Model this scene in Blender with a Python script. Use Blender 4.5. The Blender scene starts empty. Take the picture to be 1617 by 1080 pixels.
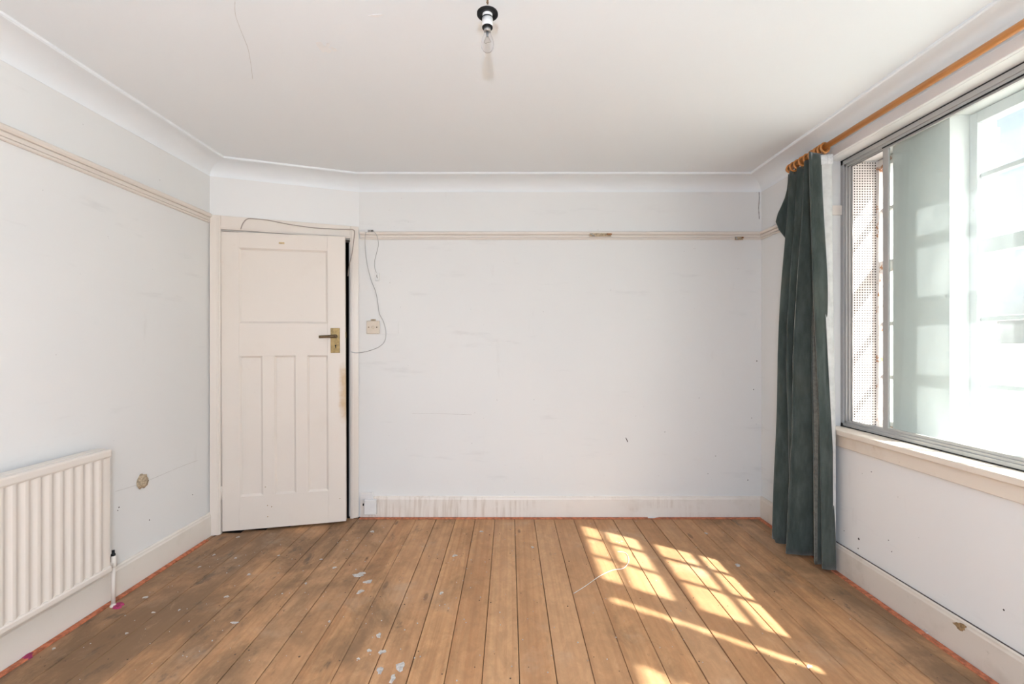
import bpy, bmesh, math, random
from mathutils import Vector, Matrix, noise as mnoise

random.seed(7)
scene = bpy.context.scene
C = scene.collection

# ------------------------------------------------------------------ camera
F = 720.0            # focal length in pixels of the 1617 px wide frame
CH = 1.26            # camera height
cam_d = bpy.data.cameras.new('camera')
cam_d.sensor_width = 36.0
cam_d.lens = 36.0 * F / 1617.0
cam_d.shift_x = 4.5 / 1617.0
cam_d.shift_y = 1.0 / 1617.0
cam_d.clip_start = 0.02
cam = bpy.data.objects.new('camera', cam_d)
cam.location = (0, 0, CH)
cam.rotation_euler = (math.pi / 2, 0, 0)
C.objects.link(cam)
scene.camera = cam

# ------------------------------------------------------------------ light
SUN_DIR = Vector((-1.0, 0.70, -1.33)).normalized()
world = bpy.data.worlds.new('sky')
scene.world = world
world.use_nodes = True
wn = world.node_tree.nodes
wl = world.node_tree.links
wn.clear()
w_out = wn.new('ShaderNodeOutputWorld')
w_bg = wn.new('ShaderNodeBackground')
w_sky = wn.new('ShaderNodeTexSky')
w_sky.sky_type = 'NISHITA'
w_sky.sun_disc = False
w_sky.sun_elevation = math.asin(-SUN_DIR.z)
w_sky.sun_rotation = math.atan2(-SUN_DIR.x, -SUN_DIR.y)
w_sky.air_density = 0.4
w_sky.dust_density = 6.0
w_sky.ozone_density = 0.5
w_bg.inputs['Strength'].default_value = 0.58
wl.new(w_sky.outputs[0], w_bg.inputs[0])
wl.new(w_bg.outputs[0], w_out.inputs[0])

sun_d = bpy.data.lights.new('sun', 'SUN')
sun_d.energy = 27.0
sun_d.angle = math.radians(0.9)
sun_d.color = (1.0, 0.975, 0.94)
sun = bpy.data.objects.new('sun', sun_d)
sun.rotation_euler = SUN_DIR.to_track_quat('-Z', 'Y').to_euler()
sun.location = (8, -4, 9)
C.objects.link(sun)

# the photographer's flash, just above and behind the camera (it throws the soft
# shadow of the bulb onto the ceiling)
fl_d = bpy.data.lights.new('camera_flash', 'POINT')
fl_d.energy = 80.0
fl_d.shadow_soft_size = 0.028
fl_d.color = (0.80, 0.955, 1.17)
fl = bpy.data.objects.new('camera_flash', fl_d)
fl.location = (0.0, -0.35, 1.47)
C.objects.link(fl)

scene.view_settings.view_transform = 'Standard'
scene.view_settings.look = 'None'
scene.view_settings.gamma = 1.0
scene.view_settings.use_curve_mapping = False
scene.view_settings.exposure = 0.11

# ------------------------------------------------------------------ helpers
def tag(o, label=None, cat=None, group=None, kind=None):
    if label: o['label'] = label
    if cat: o['category'] = cat
    if group: o['group'] = group
    if kind: o['kind'] = kind
    return o

def empty(name, loc=(0, 0, 0), rz=0.0):
    o = bpy.data.objects.new(name, None)
    o.empty_display_size = 0.05
    o.location = loc
    o.rotation_euler = (0, 0, rz)
    C.objects.link(o)
    return o

class MB:
    def __init__(s):
        s.v = []; s.f = []; s.sm = []
    def add(s, vs, fs, smooth=False):
        b = len(s.v)
        s.v += [tuple(p) for p in vs]
        s.f += [tuple(i + b for i in f) for f in fs]
        s.sm += [smooth] * len(fs)
        return s
    def box(s, x0, x1, y0, y1, z0, z1):
        vs = [(x0,y0,z0),(x1,y0,z0),(x1,y1,z0),(x0,y1,z0),(x0,y0,z1),(x1,y0,z1),(x1,y1,z1),(x0,y1,z1)]
        return s.add(vs, [(0,3,2,1),(4,5,6,7),(0,1,5,4),(1,2,6,5),(2,3,7,6),(3,0,4,7)])
    def prism(s, pts, z0, z1):
        n = len(pts)
        vs = [(x, y, z0) for x, y in pts] + [(x, y, z1) for x, y in pts]
        fs = [tuple(range(n - 1, -1, -1)), tuple(range(n, 2 * n))]
        fs += [(i, (i + 1) % n, n + (i + 1) % n, n + i) for i in range(n)]
        return s.add(vs, fs)
    def tube(s, path, r, n=8, caps=True, closed=False):
        P = [Vector(p) for p in path]
        m = len(P)
        rr = r if isinstance(r, (list, tuple)) else [r] * m
        vs = []
        up = Vector((0.13, 0.27, 1)).normalized()
        prev = None
        for i in range(m):
            a = P[(i - 1) % m] if (closed or i > 0) else P[i]
            b = P[(i + 1) % m] if (closed or i < m - 1) else P[i]
            t = (b - a).normalized()
            if prev is None:
                u = t.cross(up)
                if u.length < 1e-3: u = t.cross(Vector((1, 0, 0)))
                u.normalize()
            else:
                u = prev - t * prev.dot(t)
                u.normalize()
            prev = u
            w = t.cross(u)
            for k in range(n):
                a2 = 2 * math.pi * k / n
                vs.append(P[i] + (u * math.cos(a2) + w * math.sin(a2)) * rr[i])
        fs = []
        mm = m if closed else m - 1
        for i in range(mm):
            for k in range(n):
                i2 = (i + 1) % m
                fs.append((i * n + k, i * n + (k + 1) % n, i2 * n + (k + 1) % n, i2 * n + k))
        s.add(vs, fs, True)
        if caps and not closed:
            b = len(s.v) - m * n
            s.f += [tuple(b + k for k in range(n - 1, -1, -1)), tuple(b + (m - 1) * n + k for k in range(n))]
            s.sm += [False, False]
        return s
    def lathe(s, prof, n=24, at=(0, 0, 0), smooth=True):
        vs = []
        for r, z in prof:
            for k in range(n):
                a = 2 * math.pi * k / n
                vs.append((at[0] + r * math.cos(a), at[1] + r * math.sin(a), at[2] + z))
        fs = []
        for i in range(len(prof) - 1):
            for k in range(n):
                fs.append((i * n + k, i * n + (k + 1) % n, (i + 1) * n + (k + 1) % n, (i + 1) * n + k))
        return s.add(vs, fs, smooth)
    def grid(s, rows, smooth=True):
        n = len(rows[0])
        vs = [p for r in rows for p in r]
        fs = []
        for i in range(len(rows) - 1):
            for k in range(n - 1):
                fs.append((i * n + k, i * n + k + 1, (i + 1) * n + k + 1, (i + 1) * n + k))
        return s.add(vs, fs, smooth)
    def mesh(s, name):
        me = bpy.data.meshes.new(name)
        me.from_pydata(s.v, [], s.f)
        for p, q in zip(me.polygons, s.sm): p.use_smooth = q
        bm = bmesh.new(); bm.from_mesh(me)
        bmesh.ops.remove_doubles(bm, verts=bm.verts, dist=1e-6)
        bmesh.ops.recalc_face_normals(bm, faces=bm.faces)
        bm.to_mesh(me); bm.free()
        return me
    def build(s, name, mat, parent=None, bevel=0, seg=2, solid=0):
        me = s.mesh(name)
        me.materials.append(mat)
        o = bpy.data.objects.new(name, me)
        C.objects.link(o)
        if parent is not None: o.parent = parent
        if solid:
            md = o.modifiers.new('solid', 'SOLIDIFY'); md.thickness = solid; md.offset = 0
        if bevel:
            md = o.modifiers.new('bevel', 'BEVEL'); md.width = bevel; md.segments = seg
            md.limit_method = 'ANGLE'; md.angle_limit = math.radians(40)
        return o

def struct(o, label, cat):
    return tag(o, label, cat, kind='structure')

def smooth_path(pts, sub=6):
    P = [Vector(p) for p in pts]
    out = []
    for i in range(len(P) - 1):
        p0 = P[max(i - 1, 0)]; p1 = P[i]; p2 = P[i + 1]; p3 = P[min(i + 2, len(P) - 1)]
        for k in range(sub):
            t = k / sub
            out.append(0.5 * ((2 * p1) + (-p0 + p2) * t + (2 * p0 - 5 * p1 + 4 * p2 - p3) * t * t + (-p0 + 3 * p1 - 3 * p2 + p3) * t ** 3))
    out.append(P[-1])
    return out

def mitre(path, off):
    """offset a plan polyline to its right-hand/inner side by off"""
    P = [Vector((p[0], p[1])) for p in path]
    res = []
    for i in range(len(P)):
        ns = []
        if i > 0:
            d = (P[i] - P[i - 1]).normalized(); ns.append(Vector((d.y, -d.x)))
        if i < len(P) - 1:
            d = (P[i + 1] - P[i]).normalized(); ns.append(Vector((d.y, -d.x)))
        if len(ns) == 1: res.append(P[i] + ns[0] * off)
        else:
            b = (ns[0] + ns[1]).normalized()
            res.append(P[i] + b * (off / b.dot(ns[0])))
    return res

def run(path, i, prof):
    """one mitred moulding between path[i] and path[i+1]; prof = closed list of (offset into room, z)"""
    A = []; B = []
    for off, z in prof:
        m = mitre(path, off)
        A.append((m[i].x, m[i].y, z)); B.append((m[i + 1].x, m[i + 1].y, z))
    n = len(prof)
    mb = MB()
    mb.add(A + B, [(k, (k + 1) % n, n + (k + 1) % n, n + k) for k in range(n)] +
           [tuple(range(n - 1, -1, -1)), tuple(range(n, 2 * n))])
    return mb

# ray through a pixel of the photograph met with the plane a*x+b*y+c*z=d
def hit(px, py, n, d):
    r = Vector(((px - 804) / F, 1.0, (541 - py) / F))
    o = Vector((0, 0, CH)); n = Vector(n)
    return o + r * ((d - n.dot(o)) / n.dot(r))
def on_back(px, py, off=0.0): return hit(px, py, (0, 1, 0), YB - off)
def on_left(px, py, off=0.0): return hit(px, py, (1, 0, 0), XL + off)
def on_right(px, py, off=0.0): return hit(px, py, (1, 0, 0), XR - off)
def on_floor(px, py, off=0.0): return hit(px, py, (0, 0, 1), off)
def on_ceil(px, py, off=0.0): return hit(px, py, (0, 0, 1), H - off)
def on_diag(px, py, off=0.0):
    n = Vector((DU.y, -DU.x, 0))
    return hit(px, py, n, n.dot(Vector((DA[0], DA[1], 0))) + off)

# ------------------------------------------------------------------ materials
class NT:
    def __init__(s, name):
        s.m = bpy.data.materials.new(name); s.m.use_nodes = True
        s.n = s.m.node_tree.nodes; s.l = s.m.node_tree.links
        s.n.clear()
        s.out = s.n.new('ShaderNodeOutputMaterial')
    def node(s, t, **kw):
        nd = s.n.new(t)
        for k, v in kw.items(): setattr(nd, k, v)
        return nd
    def lk(s, a, b): s.l.new(a, b)
    def val(s, sock, v):
        if hasattr(v, 'is_output') or isinstance(v, bpy.types.NodeSocket): s.lk(v, sock)
        else: sock.default_value = v
    def math(s, op, a, b=0.0, c=0.0, clamp=False):
        nd = s.node('ShaderNodeMath', operation=op, use_clamp=clamp)
        s.val(nd.inputs[0], a); s.val(nd.inputs[1], b); s.val(nd.inputs[2], c)
        return nd.outputs[0]
    def pos(s):
        return s.node('ShaderNodeNewGeometry').outputs['Position']
    def objc(s):
        return s.node('ShaderNodeTexCoord').outputs['Object']
    def sep(s, v):
        nd = s.node('ShaderNodeSeparateXYZ'); s.lk(v, nd.inputs[0]); return nd.outputs
    def mapping(s, v, scale=(1, 1, 1), loc=(0, 0, 0), rot=(0, 0, 0)):
        nd = s.node('ShaderNodeMapping')
        s.lk(v, nd.inputs[0]); s.val(nd.inputs['Location'], loc); s.val(nd.inputs['Rotation'], rot); s.val(nd.inputs['Scale'], scale)
        return nd.outputs[0]
    def noise(s, v, scale=5, detail=3, rough=0.5, dist=0.0):
        nd = s.node('ShaderNodeTexNoise')
        s.lk(v, nd.inputs['Vector']); nd.inputs['Scale'].default_value = scale
        nd.inputs['Detail'].default_value = detail; nd.inputs['Roughness'].default_value = rough
        nd.inputs['Distortion'].default_value = dist
        return nd.outputs['Fac']
    def ramp(s, f, a, b, lo=0.0, hi=1.0):
        nd = s.node('ShaderNodeMapRange', interpolation_type='SMOOTHSTEP')
        s.val(nd.inputs[0], f); nd.inputs[1].default_value = a; nd.inputs[2].default_value = b
        nd.inputs[3].default_value = lo; nd.inputs[4].default_value = hi
        return nd.outputs[0]
    def mix(s, f, a, b, mode='MIX'):
        nd = s.node('ShaderNodeMix', data_type='RGBA', blend_type=mode)
        s.val(nd.inputs[0], f)
        for k, v in ((6, a), (7, b)):
            if isinstance(v, tuple): v = (v[0], v[1], v[2], 1)
            s.val(nd.inputs[k], v)
        return nd.outputs[2]
    def bump(s, h, strength=0.3, dist=0.002):
        nd = s.node('ShaderNodeBump'); s.lk(h, nd.inputs['Height'])
        nd.inputs['Strength'].default_value = strength; nd.inputs['Distance'].default_value = dist
        return nd.outputs[0]
    def bsdf(s, col, rough=0.6, metal=0.0, normal=None, spec=0.5, sheen=0.0):
        b = s.node('ShaderNodeBsdfPrincipled')
        if isinstance(col, tuple): col = (col[0], col[1], col[2], 1)
        s.val(b.inputs['Base Color'], col); s.val(b.inputs['Roughness'], rough)
        b.inputs['Metallic'].default_value = metal
        b.inputs['Specular IOR Level'].default_value = spec
        if sheen:
            b.inputs['Sheen Weight'].default_value = sheen
            b.inputs['Sheen Roughness'].default_value = 0.4
        if normal is not None: s.lk(normal, b.inputs['Normal'])
        s.lk(b.outputs[0], s.out.inputs[0])
        return s.m

def mat_wall(name, base, tint, scuff=0.0):
    t = NT(name); p = t.pos()
    n1 = t.noise(p, 0.9, 2); n2 = t.noise(p, 6, 4, 0.6)
    c = t.mix(t.ramp(n1, 0.35, 0.7), base, tint)
    # broad brushed smears of old filler and rubbed dirt
    s1 = t.noise(t.mapping(p, (1.2, 1.2, 6)), 1.6, 4, 0.65)
    s2 = t.noise(t.mapping(p, (5, 5, 1.4)), 1.5, 4, 0.65)
    c = t.mix(t.ramp(s1, 0.60, 0.80, 0, scuff), c, (0.46, 0.45, 0.44))
    c = t.mix(t.ramp(s2, 0.64, 0.82, 0, scuff * 0.8), c, (0.50, 0.47, 0.44))
    sp = t.noise(p, 55, 2, 0.5)
    c = t.mix(t.ramp(sp, 0.775, 0.80, 0, 0.5 if scuff else 0), c, (0.25, 0.22, 0.2))
    return t.bsdf(c, 0.7, normal=t.bump(t.math('ADD', n2, t.math('MULTIPLY', t.noise(p, 90, 2), 0.15)), 0.18, 0.004), spec=0.3)

def mat_paint(name, base, dirt=(0.35, 0.27, 0.19), amount=0.35, rough=0.4, streak=0.0):
    t = NT(name); p = t.pos()
    n = t.noise(p, 4, 4, 0.6); n2 = t.noise(p, 28, 4, 0.7)
    c = t.mix(t.ramp(n, 0.52, 0.8, 0, amount), base, dirt)
    c = t.mix(t.ramp(n2, 0.62, 0.78, 0, amount), c, dirt)
    if streak:
        st = t.noise(t.mapping(p, (45, 45, 3)), 1, 3, 0.6)
        msk = t.math('MULTIPLY', t.noise(t.mapping(p, (1.5, 1.5, 8)), 1.3, 3), t.ramp(t.sep(p)[0], -0.5, 0.1, 1.25, 0.85))
        c = t.mix(t.math('MULTIPLY', t.ramp(st, 0.42, 0.7), t.ramp(msk, 0.4, 0.62, 0, streak)), c, dirt)
    return t.bsdf(c, rough, normal=t.bump(t.noise(p, 22, 3, 0.6), 0.25, 0.002))

def mat_plain(name, col, rough=0.5, metal=0.0, var=0.12, spec=0.5, scale=14):
    t = NT(name); p = t.objc()
    n = t.noise(p, scale, 4, 0.6)
    c = t.mix(t.ramp(n, 0.35, 0.7), col, tuple(x * (1 - var) for x in col))
    return t.bsdf(c, rough, metal, spec=spec)

WALL = (0.768, 0.762, 0.742)
M = {}
M['wall'] = mat_wall('wall_paint', WALL, (0.745, 0.742, 0.725), 0.26)
M['wall_clean'] = mat_wall('wall_paint_upper', (0.775, 0.77, 0.755), (0.765, 0.76, 0.745), 0.0)
M['ceiling'] = mat_wall('ceiling_paint', (0.80, 0.83, 0.845), (0.81, 0.84, 0.855), 0.0)
M['cream'] = mat_paint('cream_gloss', (0.735, 0.67, 0.60), (0.5, 0.36, 0.22), 0.10, 0.35)
M['skirting'] = mat_paint('skirting_gloss', (0.79, 0.74, 0.68), (0.44, 0.35, 0.26), 0.22, 0.4, 0.45)
M['skirting_left'] = mat_paint('skirting_gloss_left', (0.76, 0.71, 0.64), (0.45, 0.36, 0.27), 0.2, 0.4)
M['skirting_worn'] = mat_paint('skirting_worn', (0.68, 0.61, 0.53), (0.33, 0.26, 0.18), 0.42, 0.45)
M['sill'] = mat_paint('sill_gloss', (0.74, 0.66, 0.56), (0.42, 0.27, 0.14), 0.28, 0.4)
M['white_old'] = mat_paint('aged_white_paint', (0.72, 0.70, 0.68), (0.45, 0.43, 0.42), 0.35, 0.5)
M['radiator'] = mat_paint('radiator_enamel', (0.74, 0.68, 0.61), (0.45, 0.33, 0.22), 0.06, 0.35)
M['alu'] = mat_paint('dull_aluminium', (0.43, 0.42, 0.40), (0.22, 0.21, 0.20), 0.3, 0.38)
M['brass'] = mat_plain('aged_brass', (0.30, 0.21, 0.09), 0.42, 0.75, 0.35, scale=60)
M['bronze'] = mat_plain('dark_bronze', (0.16, 0.11, 0.06), 0.4, 0.7, 0.3, scale=60)
M['black'] = mat_plain('black_plastic', (0.008, 0.008, 0.008), 0.45, spec=0.25)
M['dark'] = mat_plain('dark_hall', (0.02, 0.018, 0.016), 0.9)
M['gap'] = mat_plain('underfloor', (0.02, 0.014, 0.01), 0.95)
M['plastic'] = mat_plain('white_plastic', (0.78, 0.77, 0.75), 0.4, 0, 0.06)
M['ivory'] = mat_plain('ivory_plastic', (0.70, 0.61, 0.50), 0.4, 0, 0.1)
M['steel'] = mat_plain('steel', (0.45, 0.44, 0.42), 0.35, 0.8, 0.25)
M['rust'] = mat_plain('rust', (0.36, 0.15, 0.05), 0.8, 0, 0.55, scale=70)
M['cable'] = mat_plain('grey_cable', (0.46, 0.44, 0.42), 0.5)
M['cable_brown'] = mat_plain('brown_grey_cable', (0.42, 0.35, 0.30), 0.5)
M['flex'] = mat_plain('brown_flex', (0.28, 0.17, 0.10), 0.7, 0, 0.4, scale=200)
M['gripper'] = mat_plain('red_stained_batten', (0.60, 0.19, 0.09), 0.75, 0, 0.55, scale=40)
M['paint_drip'] = mat_plain('dried_white_paint', (0.56, 0.53, 0.50), 0.6, 0, 0.35, scale=70)
M['pink'] = mat_plain('magenta_paint', (0.42, 0.03, 0.13), 0.7, 0, 0.4, scale=80)
M['plaster'] = mat_plain('crumbled_plaster', (0.55, 0.43, 0.29), 0.9, 0, 0.5, scale=90)
M['worn_yellow'] = mat_plain('bared_yellow_paint', (0.66, 0.50, 0.28), 0.7, 0, 0.4, scale=90)
M['scuff'] = mat_plain('scuffed_wood', (0.40, 0.25, 0.12), 0.8, 0, 0.5, scale=90)
M['filler'] = mat_plain('white_filler', (0.84, 0.84, 0.83), 0.7, 0, 0.05)
M['crack'] = mat_plain('crack_shadow', (0.60, 0.58, 0.55), 0.9)
M['nail'] = mat_plain('old_nail', (0.12, 0.075, 0.05), 0.8)
M['pinhole'] = mat_plain('nail_hole_dark', (0.10, 0.08, 0.07), 0.9)
M['lining'] = mat_plain('curtain_lining', (0.66, 0.66, 0.63), 0.9, 0, 0.12, spec=0.1, scale=25)
M['lining_tape'] = mat_plain('heading_tape', (0.76, 0.76, 0.75), 0.9, 0, 0.15, spec=0.1, scale=90)
M['brick'] = mat_plain('outside_brick', (0.60, 0.40, 0.30), 0.85, 0, 0.3, scale=30)
M['mortar'] = mat_plain('mortar', (0.62, 0.58, 0.53), 0.9)
M['ground'] = mat_plain('paving', (0.50, 0.48, 0.45), 0.9, scale=2)
M['metal_dark'] = mat_plain('filament', (0.25, 0.25, 0.25), 0.4, 0.6)

# curtain velvet
t = NT('green_velvet'); p = t.objc()
nv = t.noise(t.mapping(p, (1, 1, 0.25)), 22, 4, 0.65); nv2 = t.noise(p, 3.5, 3)
cv = t.mix(t.ramp(nv, 0.3, 0.75), (0.050, 0.064, 0.057), (0.090, 0.108, 0.098))
cv = t.mix(t.ramp(nv2, 0.5, 0.75, 0, 0.5), cv, (0.092, 0.098, 0.078))
M['velvet'] = t.bsdf(cv, 0.9, normal=t.bump(t.noise(p, 160, 3), 0.25, 0.002), spec=0.08, sheen=0.55)
M['velvet_faded'] = mat_plain('faded_velvet', (0.21, 0.205, 0.175), 0.95, 0, 0.3, spec=0.05, scale=60)

# pine pole
t = NT('orange_pine'); p = t.objc()
g = t.noise(t.mapping(p, (30, 1.2, 30)), 3, 4, 0.6, 0.6)
M['pine'] = t.bsdf(t.mix(t.ramp(g, 0.3, 0.7), (0.62, 0.27, 0.075), (0.50, 0.195, 0.045)), 0.32)

# floorboards
t = NT('old_floorboards')
p = t.objc(); W = t.pos(); wx, wy, wz = t.sep(W)
rnd = t.node('ShaderNodeObjectInfo').outputs['Random']
cmb = t.node('ShaderNodeCombineXYZ')
t.lk(t.math('MULTIPLY', rnd, 37.0), cmb.inputs[0]); t.lk(t.math('MULTIPLY', rnd, 91.0), cmb.inputs[1]); t.lk(t.math('MULTIPLY', rnd, 13.0), cmb.inputs[2])
addv = t.node('ShaderNodeVectorMath', operation='ADD'); t.lk(p, addv.inputs[0]); t.lk(cmb.outputs[0], addv.inputs[1])
q = addv.outputs[0]
gr = t.noise(t.mapping(q, (48, 1.1, 48)), 1.0, 5, 0.7, 0.5)
gr2 = t.noise(t.mapping(q, (13, 0.5, 13)), 1.0, 5, 0.6, 1.3)
wv = t.node('ShaderNodeTexWave', wave_type='BANDS', bands_direction='X')
t.lk(t.mapping(q, (9, 0.4, 9)), wv.inputs['Vector']); wv.inputs['Scale'].default_value = 1.0
wv.inputs['Distortion'].default_value = 9.0; wv.inputs['Detail'].default_value = 3; wv.inputs['Detail Scale'].default_value = 0.6
c = t.mix(t.ramp(gr2, 0.32, 0.70), (0.59, 0.325, 0.155), (0.44, 0.215, 0.095))
c = t.mix(t.math('MULTIPLY', t.ramp(wv.outputs['Fac'], 0.55, 1.0), 0.30), c, (0.38, 0.155, 0.06))
c = t.mix(t.ramp(gr, 0.55, 0.80, 0, 0.45), c, (0.30, 0.14, 0.06))
rn2 = t.math('FRACT', t.math('MULTIPLY', rnd, 7.31))
c = t.mix(t.math('MULTIPLY', rnd, 0.62), c, (0.36, 0.18, 0.085))
c = t.mix(t.math('MULTIPLY', rn2, 0.35), c, (0.56, 0.36, 0.21))
# knots
vo = t.node('ShaderNodeTexVoronoi', feature='F1'); t.lk(t.mapping(q, (6.5, 1.9, 6.5)), vo.inputs['Vector']); vo.inputs['Scale'].default_value = 1.0
c = t.mix(t.ramp(vo.outputs['Distance'], 0.05, 0.10, 0.75, 0.0), c, (0.13, 0.06, 0.028))
# trodden-in grime, heavier toward the door side
lf = t.math('ADD', t.ramp(wx, -1.5, 0.2, 0.22, 0.0), t.ramp(wx, 1.05, 1.7, 0.0, 0.17))  # second ramp paints window-sill shade into the boards by the right wall
g1 = t.noise(t.mapping(W, (1.6, 1.0, 1)), 1.7, 6, 0.68, 0.4)
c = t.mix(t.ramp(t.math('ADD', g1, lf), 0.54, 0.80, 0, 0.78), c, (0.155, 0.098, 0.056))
g2 = t.noise(t.mapping(W, (1.5, 0.7, 1)), 6.0, 5, 0.68, 0.3)
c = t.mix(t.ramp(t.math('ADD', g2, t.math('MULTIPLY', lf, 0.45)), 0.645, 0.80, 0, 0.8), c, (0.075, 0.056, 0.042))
g3 = t.noise(t.mapping(W, (1.4, 0.8, 1)), 26, 4, 0.65)
c = t.mix(t.ramp(g3, 0.64, 0.76, 0, 0.55), c, (0.16, 0.095, 0.055))
g6 = t.noise(t.mapping(W, (1.3, 0.7, 1)), 13, 6, 0.75, 0.6)
c = t.mix(t.ramp(g6, 0.38, 0.62, 0.30, 0.0), c, (0.24, 0.135, 0.07))
c = t.mix(t.ramp(g6, 0.56, 0.72, 0.0, 0.25), c, (0.62, 0.40, 0.24))
# pale dusty bloom and scratches along the traffic line
g4 = t.noise(t.mapping(W, (1.2, 1.2, 1), (3, 5, 0)), 2.4, 5, 0.66)
c = t.mix(t.ramp(g4, 0.54, 0.80, 0, 0.45), c, (0.50, 0.39, 0.29))
g5 = t.noise(t.mapping(W, (30, 2.0, 1), (0, 0, 0), (0, 0, 0.25)), 1.0, 3, 0.6)
c = t.mix(t.ramp(g5, 0.72, 0.80, 0, 0.35), c, (0.50, 0.40, 0.31))
rg = t.ramp(g1, 0.3, 0.7, 0.45, 0.65)
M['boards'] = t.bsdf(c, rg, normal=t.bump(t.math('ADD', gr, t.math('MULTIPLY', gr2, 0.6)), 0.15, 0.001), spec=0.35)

# door stile with hand-worn yellowed patch below the lock
t = NT('cream_gloss_worn'); p = t.objc(); ox, oy, oz = t.sep(p)
n = t.noise(p, 26, 5, 0.65)
mz = t.math('MULTIPLY', t.ramp(oz, 0.60, 0.82), t.ramp(oz, 1.0, 1.22, 1.0, 0.0))
mx = t.ramp(ox, 0.70, 0.765)
f = t.ramp(t.math('ADD', t.math('MULTIPLY', t.math('MULTIPLY', mz, mx), 0.55), t.math('MULTIPLY', n, 0.55)), 0.40, 0.95, 0, 0.85)
M['cream_worn'] = t.bsdf(t.mix(f, (0.735, 0.67, 0.60), (0.55, 0.36, 0.17)), 0.4, normal=t.bump(n, 0.15, 0.002))

# perforated hardboard
t = NT('perforated_board'); p = t.pos(); x, y, z = t.sep(p)
def cell(v, pitch): return t.math('SUBTRACT', t.math('FRACT', t.math('DIVIDE', v, pitch)), 0.5)
a = cell(x, 0.0148); b = cell(z, 0.0148)
dd = t.math('SQRT', t.math('ADD', t.math('MULTIPLY', a, a), t.math('MULTIPLY', b, b)))
hole = t.math('MULTIPLY', t.ramp(dd, 0.25, 0.31, 1.0, 0.0), t.math('GREATER_THAN', x, 1.963))
base = t.mix(t.ramp(t.noise(p, 18, 4, 0.7), 0.66, 0.74, 0, 0.8), (0.70, 0.67, 0.63), (0.30, 0.16, 0.07))
M['pegboard'] = t.bsdf(t.mix(hole, base, (0.06, 0.045, 0.035)), 0.7, normal=t.bump(t.math('SUBTRACT', 1.0, hole), 0.5, 0.004))

# peeling outer frame
t = NT('peeling_frame_paint'); p = t.pos()
n = t.noise(p, 22, 5, 0.7)
M['peeling'] = t.bsdf(t.mix(t.ramp(n, 0.55, 0.64), (0.70, 0.68, 0.66), (0.38, 0.17, 0.07)), 0.6, normal=t.bump(n, 0.4, 0.004))
t = NT('outer_frame_paint'); p = t.pos()
n = t.noise(p, 22, 5, 0.7)
M['outer'] = t.bsdf(t.mix(t.ramp(n, 0.62, 0.74, 0, 0.6), (0.66, 0.67, 0.68), (0.40, 0.32, 0.26)), 0.55)

def mat_glass(name, tint, haze, refl=0.05, smear=0.06):
    t = NT(name); p = t.pos()
    tr = t.node('ShaderNodeBsdfTransparent'); tr.inputs[0].default_value = (*tint, 1)
    tl = t.node('ShaderNodeBsdfTranslucent'); tl.inputs[0].default_value = (0.80, 0.84, 0.84, 1)
    df = t.node('ShaderNodeBsdfDiffuse'); df.inputs[0].default_value = (0.66, 0.70, 0.68, 1)
    dirt = t.node('ShaderNodeMixShader'); dirt.inputs[0].default_value = 0.35
    t.lk(tl.outputs[0], dirt.inputs[1]); t.lk(df.outputs[0], dirt.inputs[2])
    n = t.noise(t.mapping(p, (1, 1, 0.4)), 5, 5, 0.65)
    m1 = t.node('ShaderNodeMixShader')
    t.lk(t.ramp(n, 0.3, 0.75, haze, haze + smear), m1.inputs[0])
    t.lk(tr.outputs[0], m1.inputs[1]); t.lk(dirt.outputs[0], m1.inputs[2])
    gl = t.node('ShaderNodeBsdfGlossy'); gl.inputs['Roughness'].default_value = 0.03
    lw = t.node('ShaderNodeLayerWeight'); lw.inputs[0].default_value = 0.5
    m2 = t.node('ShaderNodeMixShader'); t.lk(t.math('MULTIPLY_ADD', t.math('POWER', lw.outputs['Facing'], 5.0), 0.5, 0.03), m2.inputs[0])
    t.lk(m1.outputs[0], m2.inputs[1]); t.lk(gl.outputs[0], m2.inputs[2])
    t.lk(m2.outputs[0], t.out.inputs[0])
    return t.m
M['glass_in'] = mat_glass('inner_dusty_glass', (0.90, 0.945, 0.93), 0.035, smear=0.05)
M['glass_out'] = mat_glass('outer_dirty_glass', (0.93, 0.94, 0.95), 0.025, smear=0.04)
M['glass_clear'] = mat_glass('outer_clear_glass', (0.95, 0.96, 0.96), 0.02, smear=0.03)
t = NT('bulb_glass')
gb = t.node('ShaderNodeBsdfGlass'); gb.inputs['IOR'].default_value = 1.10; gb.inputs['Roughness'].default_value = 0.0
gb.inputs[0].default_value = (0.97, 0.98, 1, 1)
trb = t.node('ShaderNodeBsdfTransparent'); trb.inputs[0].default_value = (0.94, 0.94, 0.94, 1)
mxb = t.node('ShaderNodeMixShader'); mxb.inputs[0].default_value = 0.25
t.lk(gb.outputs[0], mxb.inputs[1]); t.lk(trb.outputs[0], mxb.inputs[2]); t.lk(mxb.outputs[0], t.out.inputs[0])
M['bulb'] = t.m

# ------------------------------------------------------------------ room dimensions
H = 2.435
XL, XR, YB, YR = -1.96, 1.825, 3.30, -1.05
DA = (XL, 2.983); DB = (-1.086, YB)             # the diagonal door wall
DU = Vector((DB[0] - DA[0], DB[1] - DA[1])); DLEN = DU.length; DU.normalize()
DN = Vector((DU.y, -DU.x))                       # into the room
XF = 2.235                                       # outside face of the window wall
XO = 2.13                                        # outer window
WY0, WY1, WZ0, WZ1 = -0.30, 2.615, 0.775, 2.30   # window recess
def diag(u, off=0.0, z=0.0):
    return (DA[0] + DU.x * u + DN.x * off, DA[1] + DU.y * u + DN.y * off, z)
U0, U1, DH = 0.062, 0.872, 2.0                   # door opening along the diagonal wall

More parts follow.
